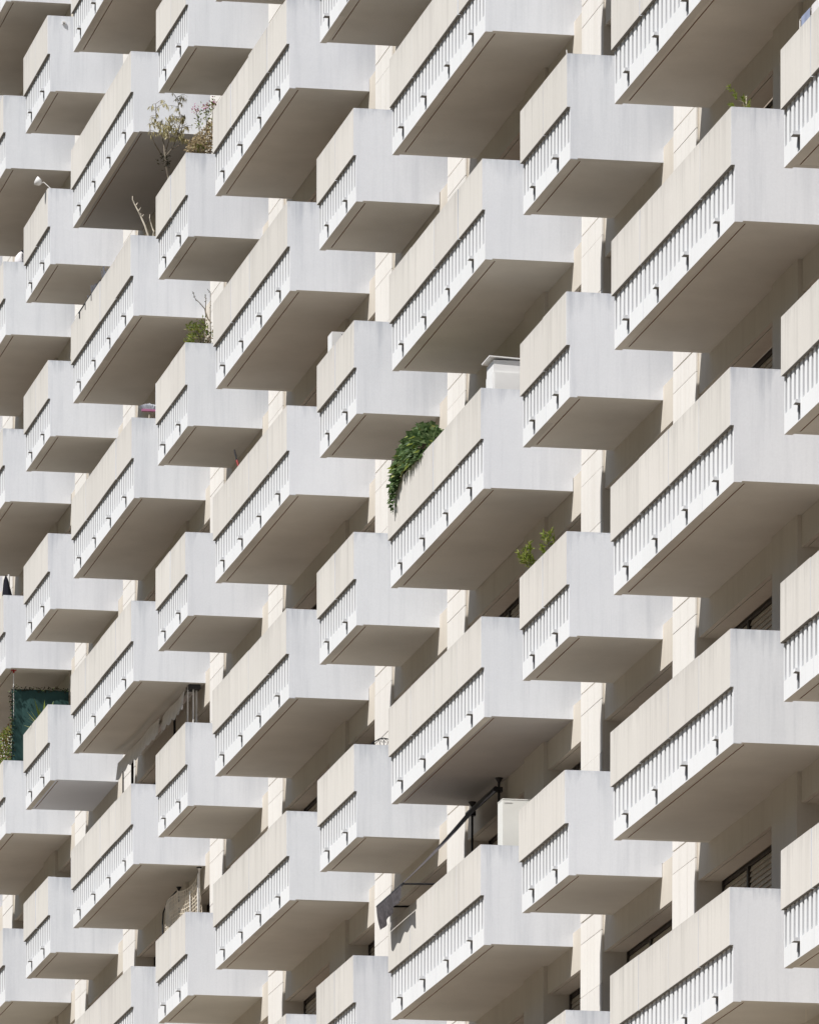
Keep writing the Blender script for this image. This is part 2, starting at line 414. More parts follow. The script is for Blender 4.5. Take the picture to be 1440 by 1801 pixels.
for k in range(-5, 2):
    for wi, (a, b_) in enumerate(((-0.535, 3.28), (4.46, 6.565), (7.745, P - 1.715))):
        for n in floors:
            xa, xb = k * P + a, k * P + b_; z = ZO + n * H
            if not seen(xa, xb, 1.4, 1.5, z + 0.9, z + 2.5, 0): continue
            window(xa, xb, n, DROP.get((k, wi, n), R.choice((0.12, 0.3, 0.55, 0.75, 0.95))), (k, wi, n) in ((0, 0, 5), (0, 0, 6), (0, 0, 7)))

# ---------------------------------------------------------------- things kept on the balconies
M['leaf_vine'] = leafmat('vine_leaf', (0.06, 0.115, 0.04), (0.16, 0.24, 0.10), (0.26, 0.34, 0.16))
M['leaf_olive'] = leafmat('olive_leaf', (0.36, 0.33, 0.15), (0.60, 0.54, 0.30), (0.72, 0.66, 0.44))
M['leaf_dry'] = leafmat('dry_leaf', (0.40, 0.31, 0.17), (0.55, 0.46, 0.30), (0.20, 0.14, 0.08))
M['leaf_green'] = leafmat('green_leaf', (0.10, 0.16, 0.03), (0.24, 0.29, 0.06), (0.34, 0.33, 0.09))
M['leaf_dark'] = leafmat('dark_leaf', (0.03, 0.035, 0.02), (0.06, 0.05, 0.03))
M['leaf_rust'] = leafmat('rust_leaf', (0.20, 0.09, 0.03), (0.32, 0.17, 0.06))
M['leaf_lime'] = leafmat('lime_leaf', (0.17, 0.24, 0.04), (0.36, 0.42, 0.10), (0.50, 0.50, 0.18))
M['petal'] = leafmat('pink_petal', (0.45, 0.13, 0.28), (0.60, 0.25, 0.42))
M['bark'] = plain('grey_bark', (0.22, 0.19, 0.15), 0.9, 0.25, 20)
M['deadwood'] = plain('bleached_wood', (0.66, 0.60, 0.50), 0.85, 0.12, 14)
M['pot'] = plain('clay_pot', (0.33, 0.16, 0.09), 0.8, 0.15, 6)
M['cab'] = plain('white_cabinet', (0.80, 0.80, 0.80), 0.5, 0.03, 4)
M['cab_cream'] = plain('cream_cabinet', (0.80, 0.80, 0.765), 0.5, 0.03, 4)
M['cloth'] = plain('charcoal_canvas', (0.085, 0.078, 0.084), 0.9, 0.45, 22)
M['canvas'] = plain('grey_canvas', (0.80, 0.77, 0.76), 0.9, 0.08, 6)
M['screen'] = plain('green_mesh_screen', (0.025, 0.065, 0.062), 0.8, 0.12, 5)
M['pink'] = plain('pink_plastic', (0.52, 0.20, 0.36), 0.45, 0.08, 6)
M['bristle'] = plain('pale_bristles', (0.62, 0.64, 0.70), 0.8, 0.15, 60)
M['red'] = plain('red_plastic', (0.28, 0.03, 0.03), 0.45, 0.1, 6)
M['navy'] = plain('navy_cloth', (0.012, 0.012, 0.02), 0.9, 0.2, 6)
M['net'] = plain('net_cord', (0.82, 0.75, 0.64), 0.9, 0.1, 8)
M['bamboo'] = plain('bamboo', (0.55, 0.42, 0.26), 0.7, 0.3, 25)
M['linen'] = plain('pale_linen', (0.70, 0.68, 0.69), 0.9, 0.06, 9)
M['blue'] = plain('blue_linen', (0.28, 0.32, 0.45), 0.9, 0.15, 9)

def thing(name, label, cat, k, t, n, x, y, group=None):
    """an Empty on the balcony floor; its parts are given in metres from there"""
    return tag(empty(name, wp(k, t, n, x, y, 0.18)), label, cat, group)
def pot(root, r=0.16, h=0.34):
    mb = MB(); mb.tube([(0, 0, 0), (0, 0, h * .85), (0, 0, h * .86), (0, 0, h)], [r * .72, r * .95, r * 1.05, r * 1.05], 'pot', 14); mb.build('pot', root)
def branch(mb, pts, r0, r1, mat='bark', n=5):
    k = len(pts) - 1; mb.tube(pts, [r0 + (r1 - r0) * i / k for i in range(k + 1)], mat, n)
def F(yz, x=0.0, oy=0.0, wob=0.03):
    """profile (y, z above balcony soffit level) -> local points, wandering a little along the facade"""
    return [(x + R.gauss(0, wob), a - oy, b - 0.18) for a, b in yz]
def along(pts, u):
    q = u * (len(pts) - 1); i = min(int(q), len(pts) - 2); a, b = Vector(pts[i]), Vector(pts[i + 1]); return a + (b - a) * (q - i), (b - a).normalized()

# tall thin shrub with drooping leaves
r = thing('potted_shrub', 'tall sparse shrub with drooping olive leaves above a narrow balcony parapet', 'shrub', -3, 'N', 11, 0.3, 0.2)
pot(r)
oy = 0.2; st = F([(0.2, 0.5), (0.16, 1.1), (0.103, 1.48), (0.064, 1.67), (0.052, 1.755)], 0, oy)
BR = [[(0.044, 1.80), (-0.097, 1.955), (-0.175, 2.097), (-0.167, 2.236), (-0.136, 2.268)], [(0.052, 1.755), (0.052, 1.978), (0.021, 2.092), (-0.019, 2.205), (-0.058, 2.311), (-0.105, 2.523)],
      [(0.06, 1.771), (0.107, 1.92), (0.107, 2.019), (0.099, 2.211), (0.13, 2.382)], [(0.06, 1.764), (0.146, 1.875), (0.209, 1.986), (0.256, 2.104), (0.279, 2.297), (0.271, 2.527), (0.255, 2.688)],
      [(0.146, 1.875), (0.271, 1.943), (0.318, 2.069), (0.334, 2.262), (0.349, 2.393)]]
mb = MB(); lf = MB(); dk = MB(); branch(mb, st, 0.018, 0.012)
for bi, b_ in enumerate(BR):
    p_ = F(b_, 0, oy, 0.08); branch(mb, p_, 0.011, 0.004)
    for j in range(26 if bi else 6):
        q, d_ = along(p_, R.uniform(0.42, 1.0)); d2 = Vector((R.gauss(0, 1), R.gauss(0, 0.8), R.uniform(0.1, 1.0))).normalized(); L = R.uniform(0.07, 0.2)
        tw = [q, q + d2 * L * .6, q + d2 * L - Vector((0, 0, 0.02))]; branch(mb, tw, 0.004, 0.002, n=4)
        for _ in range(R.randint(4, 8) if bi else 2):
            q2, _d = along(tw, R.uniform(0.3, 1)); lf.leaf(q2, (R.gauss(0, .45), R.gauss(0, .35), R.uniform(-1.3, -0.5)), 0.017, R.uniform(0.06, 0.105), 'leaf_olive')
for _ in range(70):
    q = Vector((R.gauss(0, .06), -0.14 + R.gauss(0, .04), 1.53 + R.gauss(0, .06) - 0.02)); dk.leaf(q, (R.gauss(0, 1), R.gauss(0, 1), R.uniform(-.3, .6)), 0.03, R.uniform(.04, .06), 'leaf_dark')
mb.build('stem', r); lf.build('foliage', r); dk.build('foliage', r)

# flowering bush with dry leaves, at the near end of the same balcony
r = thing('flowering_bush', 'half dry bush with pink flower tips beside the tall sparse shrub', 'bush', -3, 'N', 11, 2.2, 0.32)
pot(r, 0.19, 0.4)
mb = MB(); lf = MB(); pe = MB(); dr = MB()
for a in ([(0.30, .5), (0.281, 1.369), (0.257, 1.837), (0.196, 1.993)], [(0.33, .5), (0.381, 1.374), (0.365, 1.888), (0.35, 2.031)], [(0.35, .5), (0.42, 1.376), (0.435, 2.005), (0.458, 2.075)], [(0.3, .5), (0.2, 1.3), (0.09, 1.52)], [(0.3, .5), (0.27, 1.3), (0.2, 1.6)]):
    p_ = F(a, 0, 0.32, 0.05); branch(mb, p_, 0.012, 0.004)
    for _ in range(55):
        u = R.uniform(0.5, 1); q, d_ = along(p_, u); q = q + Vector((R.gauss(0, .07), R.gauss(0, .03), R.gauss(0, .04)))
        (lf if q.z > 1.42 + .1 else dr).leaf(q, (R.gauss(0, 1), R.gauss(0, 1), R.gauss(.2, .7)), 0.026, R.uniform(.035, .06), 'leaf_green' if q.z > 1.52 else 'leaf_dry')
    if p_[-1][2] > 1.7:
        for _ in range(26): pe.leaf(Vector(p_[-1]) + Vector((R.gauss(0, .05), R.gauss(0, .025), R.gauss(0, .03))), (R.gauss(0, 1), R.gauss(0, 1), R.gauss(.3, .7)), 0.028, .032, 'petal')
for _ in range(1100):
    q = Vector((R.gauss(0, .16), R.uniform(-.26, .16), R.uniform(1.15, 1.72))); 
    if q.z > 1.42 + 1.1 * (q.y + .1): continue
    dr.leaf(q, (R.gauss(0, 1), R.gauss(0, 1), R.gauss(.2, .7)), 0.03, R.uniform(.04, .065), 'leaf_dry')
for _ in range(60): lf.leaf((R.gauss(0, .1), R.gauss(-.05, .06), 1.2 + R.uniform(0, .06)), (R.gauss(0, 1), R.gauss(0, 1), .6), 0.03, .05, 'leaf_green')
mb.build('stem', r); lf.build('foliage', r); dr.build('foliage', r); pe.build('flower', r)

# bleached dead branches
r = thing('dead_branch', 'long bleached dead branch with side twigs leaning over end wall', 'branch', -3, 'W', 11, 5.4, 0.4)
mb = MB(); branch(mb, F([(0.48, 0.5), (0.40, 1.0), (0.317, 1.382), (0.275, 1.507), (0.208, 1.661), (0.166, 1.733), (0.112, 1.841), (0.078, 1.909), (0.078, 1.963)], 0, 0.4, 0.01), 0.02, 0.006, 'deadwood', 7)
for a, b_ in (((0.137, 1.826), (0.156, 1.868)), ((0.175, 1.741), (0.208, 1.796)), ((0.208, 1.656), (0.212, 1.712)), ((0.229, 1.657), (0.254, 1.69))): branch(mb, F([a, b_], 0, 0.4, 0.008), 0.009, 0.004, 'deadwood')
mb.build('wood', r); pot(r, 0.15, 0.32)
r = thing('dead_branch', 'short bleached dead stick standing to the right of the long one', 'branch', -3, 'W', 11, 5.35, 0.52)
mb = MB(); branch(mb, F([(0.50, 0.5), (0.44, 1.1), (0.403, 1.382), (0.409, 1.432), (0.393, 1.476), (0.363, 1.574), (0.342, 1.634), (0.349, 1.696)], 0.05, 0.52, 0.008), 0.015, 0.005, 'deadwood', 6)
mb.build('wood', r); pot(r, 0.13, 0.3)
lf = MB()
for _ in range(70): lf.leaf((R.gauss(-.1, .1), R.gauss(-.02, .07), 1.13 + abs(R.gauss(0, .1))), (R.gauss(0, 1), R.gauss(0, 1), R.uniform(0, 1)), .02, .05, 'leaf_dry')
lf.build('foliage', r)

# green bush with bare twigs
r = thing('leggy_bush', 'leggy green bush with tall bare twigs over a narrow balcony end wall', 'bush', -3, 'N', 10, 2.2, 0.3)
pot(r, 0.19, 0.42); mb = MB(); lf = MB(); dk = MB()
TW = [[(0.40, .55), (0.422, 1.365), (0.427, 1.733), (0.422, 1.879), (0.419, 2.095), (0.377, 2.127)], [(0.427, 1.635), (0.362, 1.754), (0.342, 1.856), (0.257, 1.935), (0.202, 1.991), (0.147, 2.072)], [(0.392, 1.682), (0.352, 1.827), (0.352, 1.974), (0.342, 2.057)], [(0.30, .6), (0.302, 1.364), (0.272, 1.441), (0.157, 1.558), (0.092, 1.58)], [(0.32, .6), (0.31, 1.36), (0.36, 1.5), (0.30, 1.66)], [(0.3, .6), (0.29, 1.35), (0.22, 1.5), (0.2, 1.6)]]
for i, a in enumerate(TW):
    p_ = F(a, 0, 0.3, 0.03); branch(mb, p_, 0.010, 0.0035)
    if i < 3:
        for _ in range(16):
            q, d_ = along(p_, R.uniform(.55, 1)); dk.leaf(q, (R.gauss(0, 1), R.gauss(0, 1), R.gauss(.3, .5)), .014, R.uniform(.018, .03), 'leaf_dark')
    else:
        for _ in range(75):
            q, d_ = along(p_, R.uniform(.55, 1)); q += Vector((R.gauss(0, .08), R.gauss(0, .035), R.gauss(0, .03))); lf.leaf(q, (R.gauss(0, .8), R.gauss(-.2, .7), R.uniform(0, 1)), .022, R.uniform(.04, .07), 'leaf_green')
for _ in range(120): lf.leaf((R.gauss(0, .12), R.uniform(-.24, -.12), 1.14 + abs(R.gauss(0, .07))), (R.gauss(0, 1), R.gauss(0, 1), R.uniform(.2, 1)), .025, .05, 'leaf_green')
for _ in range(170): lf.leaf((R.gauss(0, .12), R.uniform(-.05, .16), R.uniform(1.08, 1.38)), (R.gauss(0, 1), R.gauss(0, 1), R.uniform(.2, 1)), .02, .045, R.choice(('leaf_dry', 'leaf_green', 'leaf_dark')))
mb.build('stem', r); lf.build('foliage', r); dk.build('foliage', r)

# trailing vine
r = thing('trailing_vine', 'dense green vine spilling over the front parapet of a wide balcony', 'vine', -1, 'W', 8, 1.3, 0.27)
mb = MB(); mb.box(-0.9, 1.2, -0.12, 0.14, 0, 0.3, 'pot'); mb.build('planter', r)
mb = MB(); lf = MB(); dk = MB()
for i in range(16):
    x = R.uniform(-.8, 1.1); branch(mb, [(x, .02, .28), (x + R.gauss(0, .1), .0, .75), (x + R.gauss(0, .15), -.1, 1.15), (x + R.gauss(0, .2), R.uniform(-.38, -.2), R.uniform(.98, 1.2))], .008, .003)
def vine_top(u): return 1.28 + 0.40 * math.sin(math.pi * min(1, max(0, (u + 0.15) / 1.15))) ** 0.6
for _ in range(2100):
    u = R.random(); x = -0.62 + 1.60 * u; top = vine_top(u) - 0.17 * u
    a = R.uniform(-0.15, math.pi * 0.98); rad = R.uniform(0.72, 1.05)
    y = -0.11 + math.cos(a) * (0.32 if math.cos(a) > 0 else 0.27) * rad * (1 - .35 * u); z = 1.02 + max(-.08, math.sin(a)) * (top - 1.02) * rad
    if y > -0.17 and y < -.02 and z < 1.05: continue
    d = Vector((R.gauss(0, .5), math.cos(a) + R.gauss(0, .4), math.sin(a) * .6 + R.gauss(0, .4) - .25))
    lf.leaf((x, y, z), d, R.uniform(.06, .105), R.uniform(.07, .125), 'leaf_vine' if R.random() < .93 else 'leaf_lime', 0.12, 0.2)
for _ in range(220):
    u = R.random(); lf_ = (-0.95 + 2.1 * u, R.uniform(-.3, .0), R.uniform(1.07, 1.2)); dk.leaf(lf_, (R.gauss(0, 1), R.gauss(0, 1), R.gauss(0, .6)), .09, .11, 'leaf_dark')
for sx_, zb, cnt in ((-0.72, 0.78, 34), (-0.62, 0.93, 34), (-0.76, 0.66, 22), (-0.45, 1.0, 24)):
    pts = [(sx_, -.28, 1.15), (sx_ - .03, -.34, 1.0), (sx_ - .02, -.345, zb)]; branch(mb, pts, .004, .002)
    for _ in range(cnt):
        q, d_ = along(pts, R.uniform(.1, 1)); lf.leaf(q + Vector((R.gauss(0, .07), R.gauss(-.01, .02), 0)), (R.gauss(0, .7), -.6 + R.gauss(0, .3), -.5), .06, .08, 'leaf_vine', .1)
mb.build('stem', r); lf.build('foliage', r); dk.build('foliage', r)

# two tufted plants on the narrow balcony
def tufted(label, k, t, n, x, y, stems, cnt, size, group=None, mat='leaf_lime', x0=0.0):
    r = thing('tufted_plant', label, 'plant', k, t, n, x, y, group); pot(r, 0.14, 0.36); mb = MB(); lf = MB()
    for a in stems:
        p_ = F(a, x0, y, 0.04); branch(mb, p_, .007, .003)
        for _ in range(cnt):
            q, d_ = along(p_, R.uniform(.45, 1) ** .7); lf.leaf(q, (d_ + Vector((R.gauss(0, .8), R.gauss(0, .6), R.gauss(.1, .5)))), size * .26, size * R.uniform(.7, 1.2), mat, .15, R.uniform(0, .3))
    mb.build('stem', r); lf.build('foliage', r); return r
tufted('yellow green tufted plant leaning out past a narrow balcony parapet', -1, 'N', 7, 0.35, 0.2, [[(0.2, .5), (0.1, 1.0), (0.02, 1.33), (-0.06, 1.37), (-0.042, 1.50)], [(0.2, .5), (0.1, 1.1), (-0.0, 1.33), (-0.12, 1.46)], [(0.2, .5), (0.12, 1.1), (0.03, 1.33), (0.0, 1.56)], [(0.2, .5), (0.12, 1.1), (0.05, 1.38)]], 60, 0.09)
tufted('smaller tufted plant behind the leaning yellow green one', -1, 'N', 7, 1.2, 0.2, [[(0.2, .5), (0.1, 1.2), (0.02, 1.40), (0.0, 1.50)], [(0.2, .5), (0.1, 1.2), (0.07, 1.42), (0.085, 1.56)], [(0.2, .5), (0.14, 1.25), (0.13, 1.44)], [(0.2, .5), (0.06, 1.2), (0.0, 1.36)]], 34, 0.09)
r = tufted('light green seedling with a cane above a wide balcony end wall', 0, 'W', 8, 5.6, 0.25, [[(0.22, .5), (0.19, 1.323), (0.184, 1.379), (0.111, 1.406), (0.079, 1.491), (0.031, 1.554)], [(0.22, .5), (0.2, 1.30), (0.195, 1.43)], [(0.22, .5), (0.22, 1.28), (0.25, 1.38)], [(0.22, .5), (0.1, 1.25), (0.03, 1.34)]], 40, 0.06)
mb = MB(); branch(mb, [(0, -.03, .3), (0, -.031, 1.274)], .007, .007, 'deadwood'); mb.build('cane', r)
# spiky plant
r = thing('spiky_plant', 'spiky pale green plant poking over a narrow balcony parapet', 'plant', -4, 'N', 9, 0.9, 0.2); pot(r, .15, .36)
lf = MB()
def blade(mb, p, q, w, mat):
    p, q = Vector(p), Vector(q); d = q - p; sd_ = d.cross(Vector((0.3, 0, 1))).normalized() * w
    m1 = p + d * .5 + Vector((0, 0, .03)); mb.face([p - sd_ * .6, p + sd_ * .6, m1 + sd_, m1 - sd_], mat); mb.face([m1 - sd_, m1 + sd_, q], mat)
for b_ in ((0.013, 1.647), (-0.087, 1.42), (-0.177, 1.30), (-0.137, 1.23), (-0.1, 1.35), (0.254, 1.558), (0.364, 1.641), (0.194, 1.625), (-0.05, 1.45), (0.1, 1.5), (-0.15, 1.36)): blade(lf, (R.gauss(0, .03), -.04, 0.9), (R.gauss(0, .10), b_[0] - .22, b_[1] - .15), R.uniform(.024, .036), 'leaf_lime')
lf.build('foliage', r)
# bush at the left edge
r = thing('bushy_plant', 'bushy green and rust plant in front of the dark green screen', 'bush', -4, 'W', 9, 5.3, 0.22); pot(r, .2, .45)
lf = MB(); mb = MB()
for i in range(8): branch(mb, [(0, 0, .4), (R.gauss(0, .1), R.gauss(-.05, .05), 1.0), (R.gauss(0, .2), R.uniform(-.25, .0), R.uniform(1.2, 1.7))], .008, .003)
for _ in range(2000):
    z = R.uniform(.95, 1.78); y = R.uniform(-.28, .02 - (z - 1.1) * .05); 
    if z > 1.55 and y < -.28 + (z - 1.55) * .9: continue
    lf.leaf((R.gauss(-.1, .28), y, z), (R.gauss(0, 1), R.gauss(-.3, .8), R.gauss(.2, .7)), .03, R.uniform(.035, .055), 'leaf_green' if R.random() < .8 else 'leaf_rust')
mb.build('stem', r); lf.build('foliage', r)

# storage cupboards
def cupboard(name, label, k, t, n, x0, x1, y0, y1, top, mat, lid=None, panel=False):
    r = thing(name, label, 'cupboard', k, t, n, (x0 + x1) / 2, (y0 + y1) / 2); cx, cy = (x1 - x0) / 2, (y1 - y0) / 2; h = top - .18
    mb = MB(); mb.box(-cx, cx, -cy, cy, 0.0, h, mat); mb.build('carcass', r)
    if panel:
        mb = MB()
        for a, b_ in ((0.15, .52), (.53, .90)): mb.box(cx + .001, cx + .012, -cy + .012, cy - .012, h * a, h * b_, mat)
        mb.build('side_panel', r)
        mb = MB(); mb.box(-cx + .015, cx - .015, -cy - .012, -cy - .001, h * .02, h * .9, mat); mb.build('door', r)
    if lid:
        mb = MB(); a, b_ = -cy - lid, cy + .03
        mb.prism_x([(a, h + .032), (b_, h + .002), (b_, h + .016), (a, h + .046)], -cx - .03, cx + .03, mat); mb.build('lid', r)
    return r
cupboard('storage_cupboard', 'white cupboard with a tilted lid on a wide balcony', -1, 'W', 8, 5.08, 5.5, 0.215, 0.80, 1.70, 'cab', 0.06, True)
r = cupboard('storage_cupboard', 'plain tall cream cupboard standing by the black awning posts', -1, 'W', 6, 5.2, 5.5, 0.336, 0.95, 1.885, 'cab_cream')
mb = MB(); mb.box(-.15 - .004, .15 + .004, -.307 - .004, .307 + .004, 1.7055, 1.716, 'cab_cream'); mb.build('top', r)
mb = MB(); mb.box(.151, .155, -.29, -.19, 1.665, 1.675, 'steel'); mb.build('handle', r)
r = cupboard('storage_box', 'small white box with a dark vent above a narrow balcony parapet', -2, 'N', 9, 0.0, 0.3, 0.11, 0.42, 1.64, 'cab')
r['category'] = 'box'
mb = MB(); mb.box(.151, .156, -.02, .10, 1.33, 1.43, 'black'); mb.build('vent', r)

# black awning held by two clamp posts
r = thing('awning', 'charcoal awning slung out between two black clamp posts', 'awning', -1, 'W', 6, 1.14, 1.02)
ZT = H + 0.015 - 0.18
for sx_ in (-0.85, 0.85):
    mb = MB(); mb.tube([(sx_, 0, 0), (sx_, 0, .03), (sx_, 0, .031), (sx_, 0, ZT - .06), (sx_, 0, ZT - .05), (sx_, 0, ZT)], [.05, .05, .015, .015, .022, .055], 'black', 10); mb.build('post', r)
    mb = MB(); mb.box(sx_ - .04, sx_ + .04, -.05, .04, ZT - .18, ZT - .12, 'black'); mb.build('bracket', r)
    mb = MB(); mb.tube([(sx_, -.02, 1.28), (sx_, -.62, 1.26), (sx_, -1.24, 1.24)], .014, 'black', 6); mb.build('arm', r)
mb = MB(); mb.tube([(-.9, -.05, ZT - .15), (.9, -.05, ZT - .15)], .035, 'black', 10); mb.build('roller', r)
mb = MB(); mb.tube([(-.88, -1.25, 1.24), (.88, -1.25, 1.24)], .016, 'black', 8); mb.build('front_bar', r)
mb = MB(); nu, nv = 14, 12; g_ = []
for i in range(nu + 1):
    for j in range(nv + 1):
        u, v = i / nu, j / nv; g_.append((-.84 + 1.68 * u, -.06 - 1.185 * v, (ZT - .13) + (1.25 - ZT + .13) * v - .05 * math.sin(math.pi * v) + .006 * math.sin(9 * u)))
for i in range(nu):
    for j in range(nv): mb.face([g_[i * (nv + 1) + j], g_[(i + 1) * (nv + 1) + j], g_[(i + 1) * (nv + 1) + j + 1], g_[i * (nv + 1) + j + 1]], 'cloth')
mb.build('fabric', r, smooth=True)
mb = MB(); g_ = []
for i in range(25):
    for j in range(9):
        u, v = i / 24, j / 8; L = .27 + .05 * math.sin(u * 5 + 1) - .05 * u
        g_.append((-.84 + 1.66 * u + .03 * v, -1.268 - .02 * math.sin(u * 21) * v + .05 * v * v * (1 - u), 1.228 - L * v))
for i in range(24):
    for j in range(8): mb.face([g_[i * 9 + j], g_[(i + 1) * 9 + j], g_[(i + 1) * 9 + j + 1], g_[i * 9 + j + 1]], 'cloth')
mb.build('valance', r, smooth=True)

# grey scalloped awning rolled up under a soffit
r = thing('awning', 'rolled grey awning with a scalloped valance under a wide balcony', 'awning', -3, 'W', 8, 3.1, 0.95)
mb = MB(); mb.tube([(-2.85, .02, ZT - .07), (2.5, .02, ZT - .07)], .04, 'canvas', 10); mb.build('roller', r)
for a, b_, y0, nm in ((-2.95, .55, -.16, 'valance'), (.62, 2.75, -.12, 'valance')):
    mb = MB(); nn = 90; top = []; bot = []
    for i in range(nn + 1):
        u = i / nn; x = a + (b_ - a) * u; sc = abs(math.sin((x) * math.pi / .42)); yy = y0 + .012 * math.sin(x * 4) - (.10 * max(0, (-2.0 - x)) if nm else 0)
        top.append((x, yy, ZT - .10 - (.10 * max(0, -2.2 - x)))); bot.append((x, yy - .035, ZT - .34 - .055 * sc - (.14 * max(0, -2.2 - x))))
    for i in range(nn): mb.face([top[i], bot[i], bot[i + 1], top[i + 1]], 'canvas')
    mb.build(nm, r)
for x, y, rr, mt in ((-2.7, -.05, .022, 'black'), (-2.95, -.16, .012, 'black'), (2.62, -.06, .012, 'steel'), (2.66, .02, .014, 'steel'), (2.6, .08, .016, 'steel'), (.7, .06, .02, 'black')):
    mb = MB(); mb.tube([(x, y, 0), (x, y, ZT - (.12 if x < -2.8 else 0.001))], rr, mt, 8); mb.build('post', r)
mb = MB(); mb.box(2.45, 2.75, -.06, .12, ZT - .07, ZT - .004, 'black'); mb.build('bracket', r)

# netting on poles
r = thing('bird_net', 'sagging bird net hung on white poles near a balcony end', 'net', -3, 'W', 7, 5.0, 1.0)
for x, y in ((.83, .05), (-.97, .04)):
    mb = MB(); mb.tube([(x, y, 0), (x, y, ZT - .06), (x, y, ZT - .05), (x, y, ZT)], [.013, .013, .018, .04], 'steel' if x > 0 else 'black', 8); mb.build('post', r)
    mb = MB(); mb.tube([(x, y, ZT - .03), (x, y, ZT - .001)], [.025, .05], 'black', 10); mb.build('clamp', r)
mb = MB(); mb.tube([(.83, .02, .0), (.84, .03, 2.53)], .011, 'steel', 8); mb.tube([(.83, -.04, .0), (.80, -.09, 2.26)], .009, 'steel', 8); mb.tube([(.83, .03, 2.33), (-.2, -.25, 2.05)], .03, 'net', 8); mb.build('pole', r)
mb = MB(); mb.tube([(.7, -.28, 2.27), (.5, -.38, 2.16), (.3, -.42, 2.0), (.3, -.43, 1.85), (.4, -.44, 1.5)], .012, 'black', 6); mb.build('hoop', r)
mb = MB(); nu, nv = 26, 22; g_ = []
for i in range(nu + 1):
    u = i / nu
    top = Vector((.83, .03, 2.52)).lerp(Vector((.7, -.28, 2.27)), min(1, u * 2)) if u < .5 else Vector((.7, -.28, 2.27)).lerp(Vector((.45, -.43, 2.08)), u * 2 - 1)
    top.z -= .10 * math.sin(math.pi * min(1, u * 2))
    for j in range(nv + 1):
        v = j / nv; g_.append(top + Vector((R.gauss(0, .006) + .05 * v * math.sin(u * 9), .02 * math.sin(u * 14 + v * 3) + .10 * v * (1 - u), -1.25 * v)))
ix = lambda i, j: g_[i * (nv + 1) + j]
for i in range(nu + 1): mb.tube([ix(i, j) for j in range(nv + 1)], .0065, 'net', 3, False)
for j in range(nv + 1): mb.tube([ix(i, j) for i in range(nu + 1)], .0065, 'net', 3, False)
mb.build('net', r)
mb = MB(); 
for i in range(27): mb.tube([(.83 - 1.8 * i / 26, .05, .9), (.83 - 1.8 * i / 26, .05, 2.3)], .003, 'net', 3, False)
for j in range(22): mb.tube([(.83, .05, .9 + 1.4 * j / 21), (-.97, .05, .9 + 1.4 * j / 21)], .003, 'net', 3, False)
mb.build('net', r)

# dark green privacy screen with ivy
r = thing('privacy_screen', 'dark green fabric privacy screen at a wide balcony end', 'screen', -4, 'W', 9, 5.78, 0.62)
mb = MB(); nu, nv = 16, 20; g_ = []
for i in range(nu + 1):
    for j in range(nv + 1):
        u, v = i / nu, j / nv; g_.append((.012 * math.sin(u * 12 + v * 4) + .02 * math.exp(-((u - .08) / .06) ** 2), -.49 + .98 * u, .25 + 2.06 * v))
for i in range(nu):
    for j in range(nv): mb.face([g_[i * (nv + 1) + j], g_[(i + 1) * (nv + 1) + j], g_[(i + 1) * (nv + 1) + j + 1], g_[i * (nv + 1) + j + 1]], 'screen')
mb.build('fabric', r, smooth=True)
mb = MB(); mb.tube([(0, -.455, 0), (0, -.455, ZT - .02)], .009, 'steel', 8); mb.build('pole', r)
mb = MB(); mb.box(-.04, .04, -.50, -.41, ZT - .02, ZT - .001, 'red'); mb.tube([(0, -.455, ZT - .06), (0, -.455, ZT - .02)], [.014, .022], 'red', 8); mb.build('clamp', r)
lf = MB()
for _ in range(420):
    if R.random() < .6: q = (R.gauss(.03, .03), -.50 + R.gauss(0, .02), R.uniform(.9, 2.3))
    else: q = (R.gauss(.03, .03), R.uniform(-.5, .48), 2.31 + R.gauss(0, .02))
    lf.leaf(q, (R.gauss(0, 1), R.gauss(0, 1), R.gauss(0, .7)), .03, R.uniform(.03, .05), 'leaf_dark' if R.random() < .75 else 'leaf_vine')
lf.build('ivy', r)

# broom standing head up
r = thing('broom', 'broom stood upside down with pink head and pale bristles', 'broom', -3, 'W', 10, 5.2, 0.374)
mb = MB(); mb.tube([(0, 0.02, 0), (0, 0, 1.30)], .012, 'deadwood', 8); mb.build('handle', r)
mb = MB(); mb.tube([(0, 0, 1.33), (0, 0, 1.34)], .02, 'pink', 8); mb.box(-.03, .03, -.12, .12, 1.335, 1.365, 'pink'); mb.build('head', r)
mb = MB()
for _ in range(420):
    y = R.uniform(-.115, .115); x = R.uniform(-.025, .025); e = Vector((x * 1.6, y * 1.45, 1.445 - .05 * (abs(y) / .115) ** 2 + R.gauss(0, .004))); b_ = Vector((x, y, 1.36)); d = Vector((.0025, .0035, 0))
    mb.face([b_ - d, b_ + d, e + d, e - d], 'bristle')
mb.build('bristles', r)
# red tipped pole
r = thing('pole', 'thin pole with red band and black tip leaning over a parapet', 'pole', -2, 'W', 9, 1.2, 0.12)
mb = MB(); mb.tube([(.15, .25, 0), (.02, .02, 1.20)], .012, 'steel', 8); mb.build('shaft', r)
mb = MB(); mb.tube([(.02, .02, 1.20), (-.03, -.012, 1.34)], .016, 'red', 8); mb.build('band', r)
mb = MB(); mb.tube([(-.03, -.012, 1.34), (-.07, -.04, 1.50)], [.014, .012], 'black', 8); mb.build('tip', r)
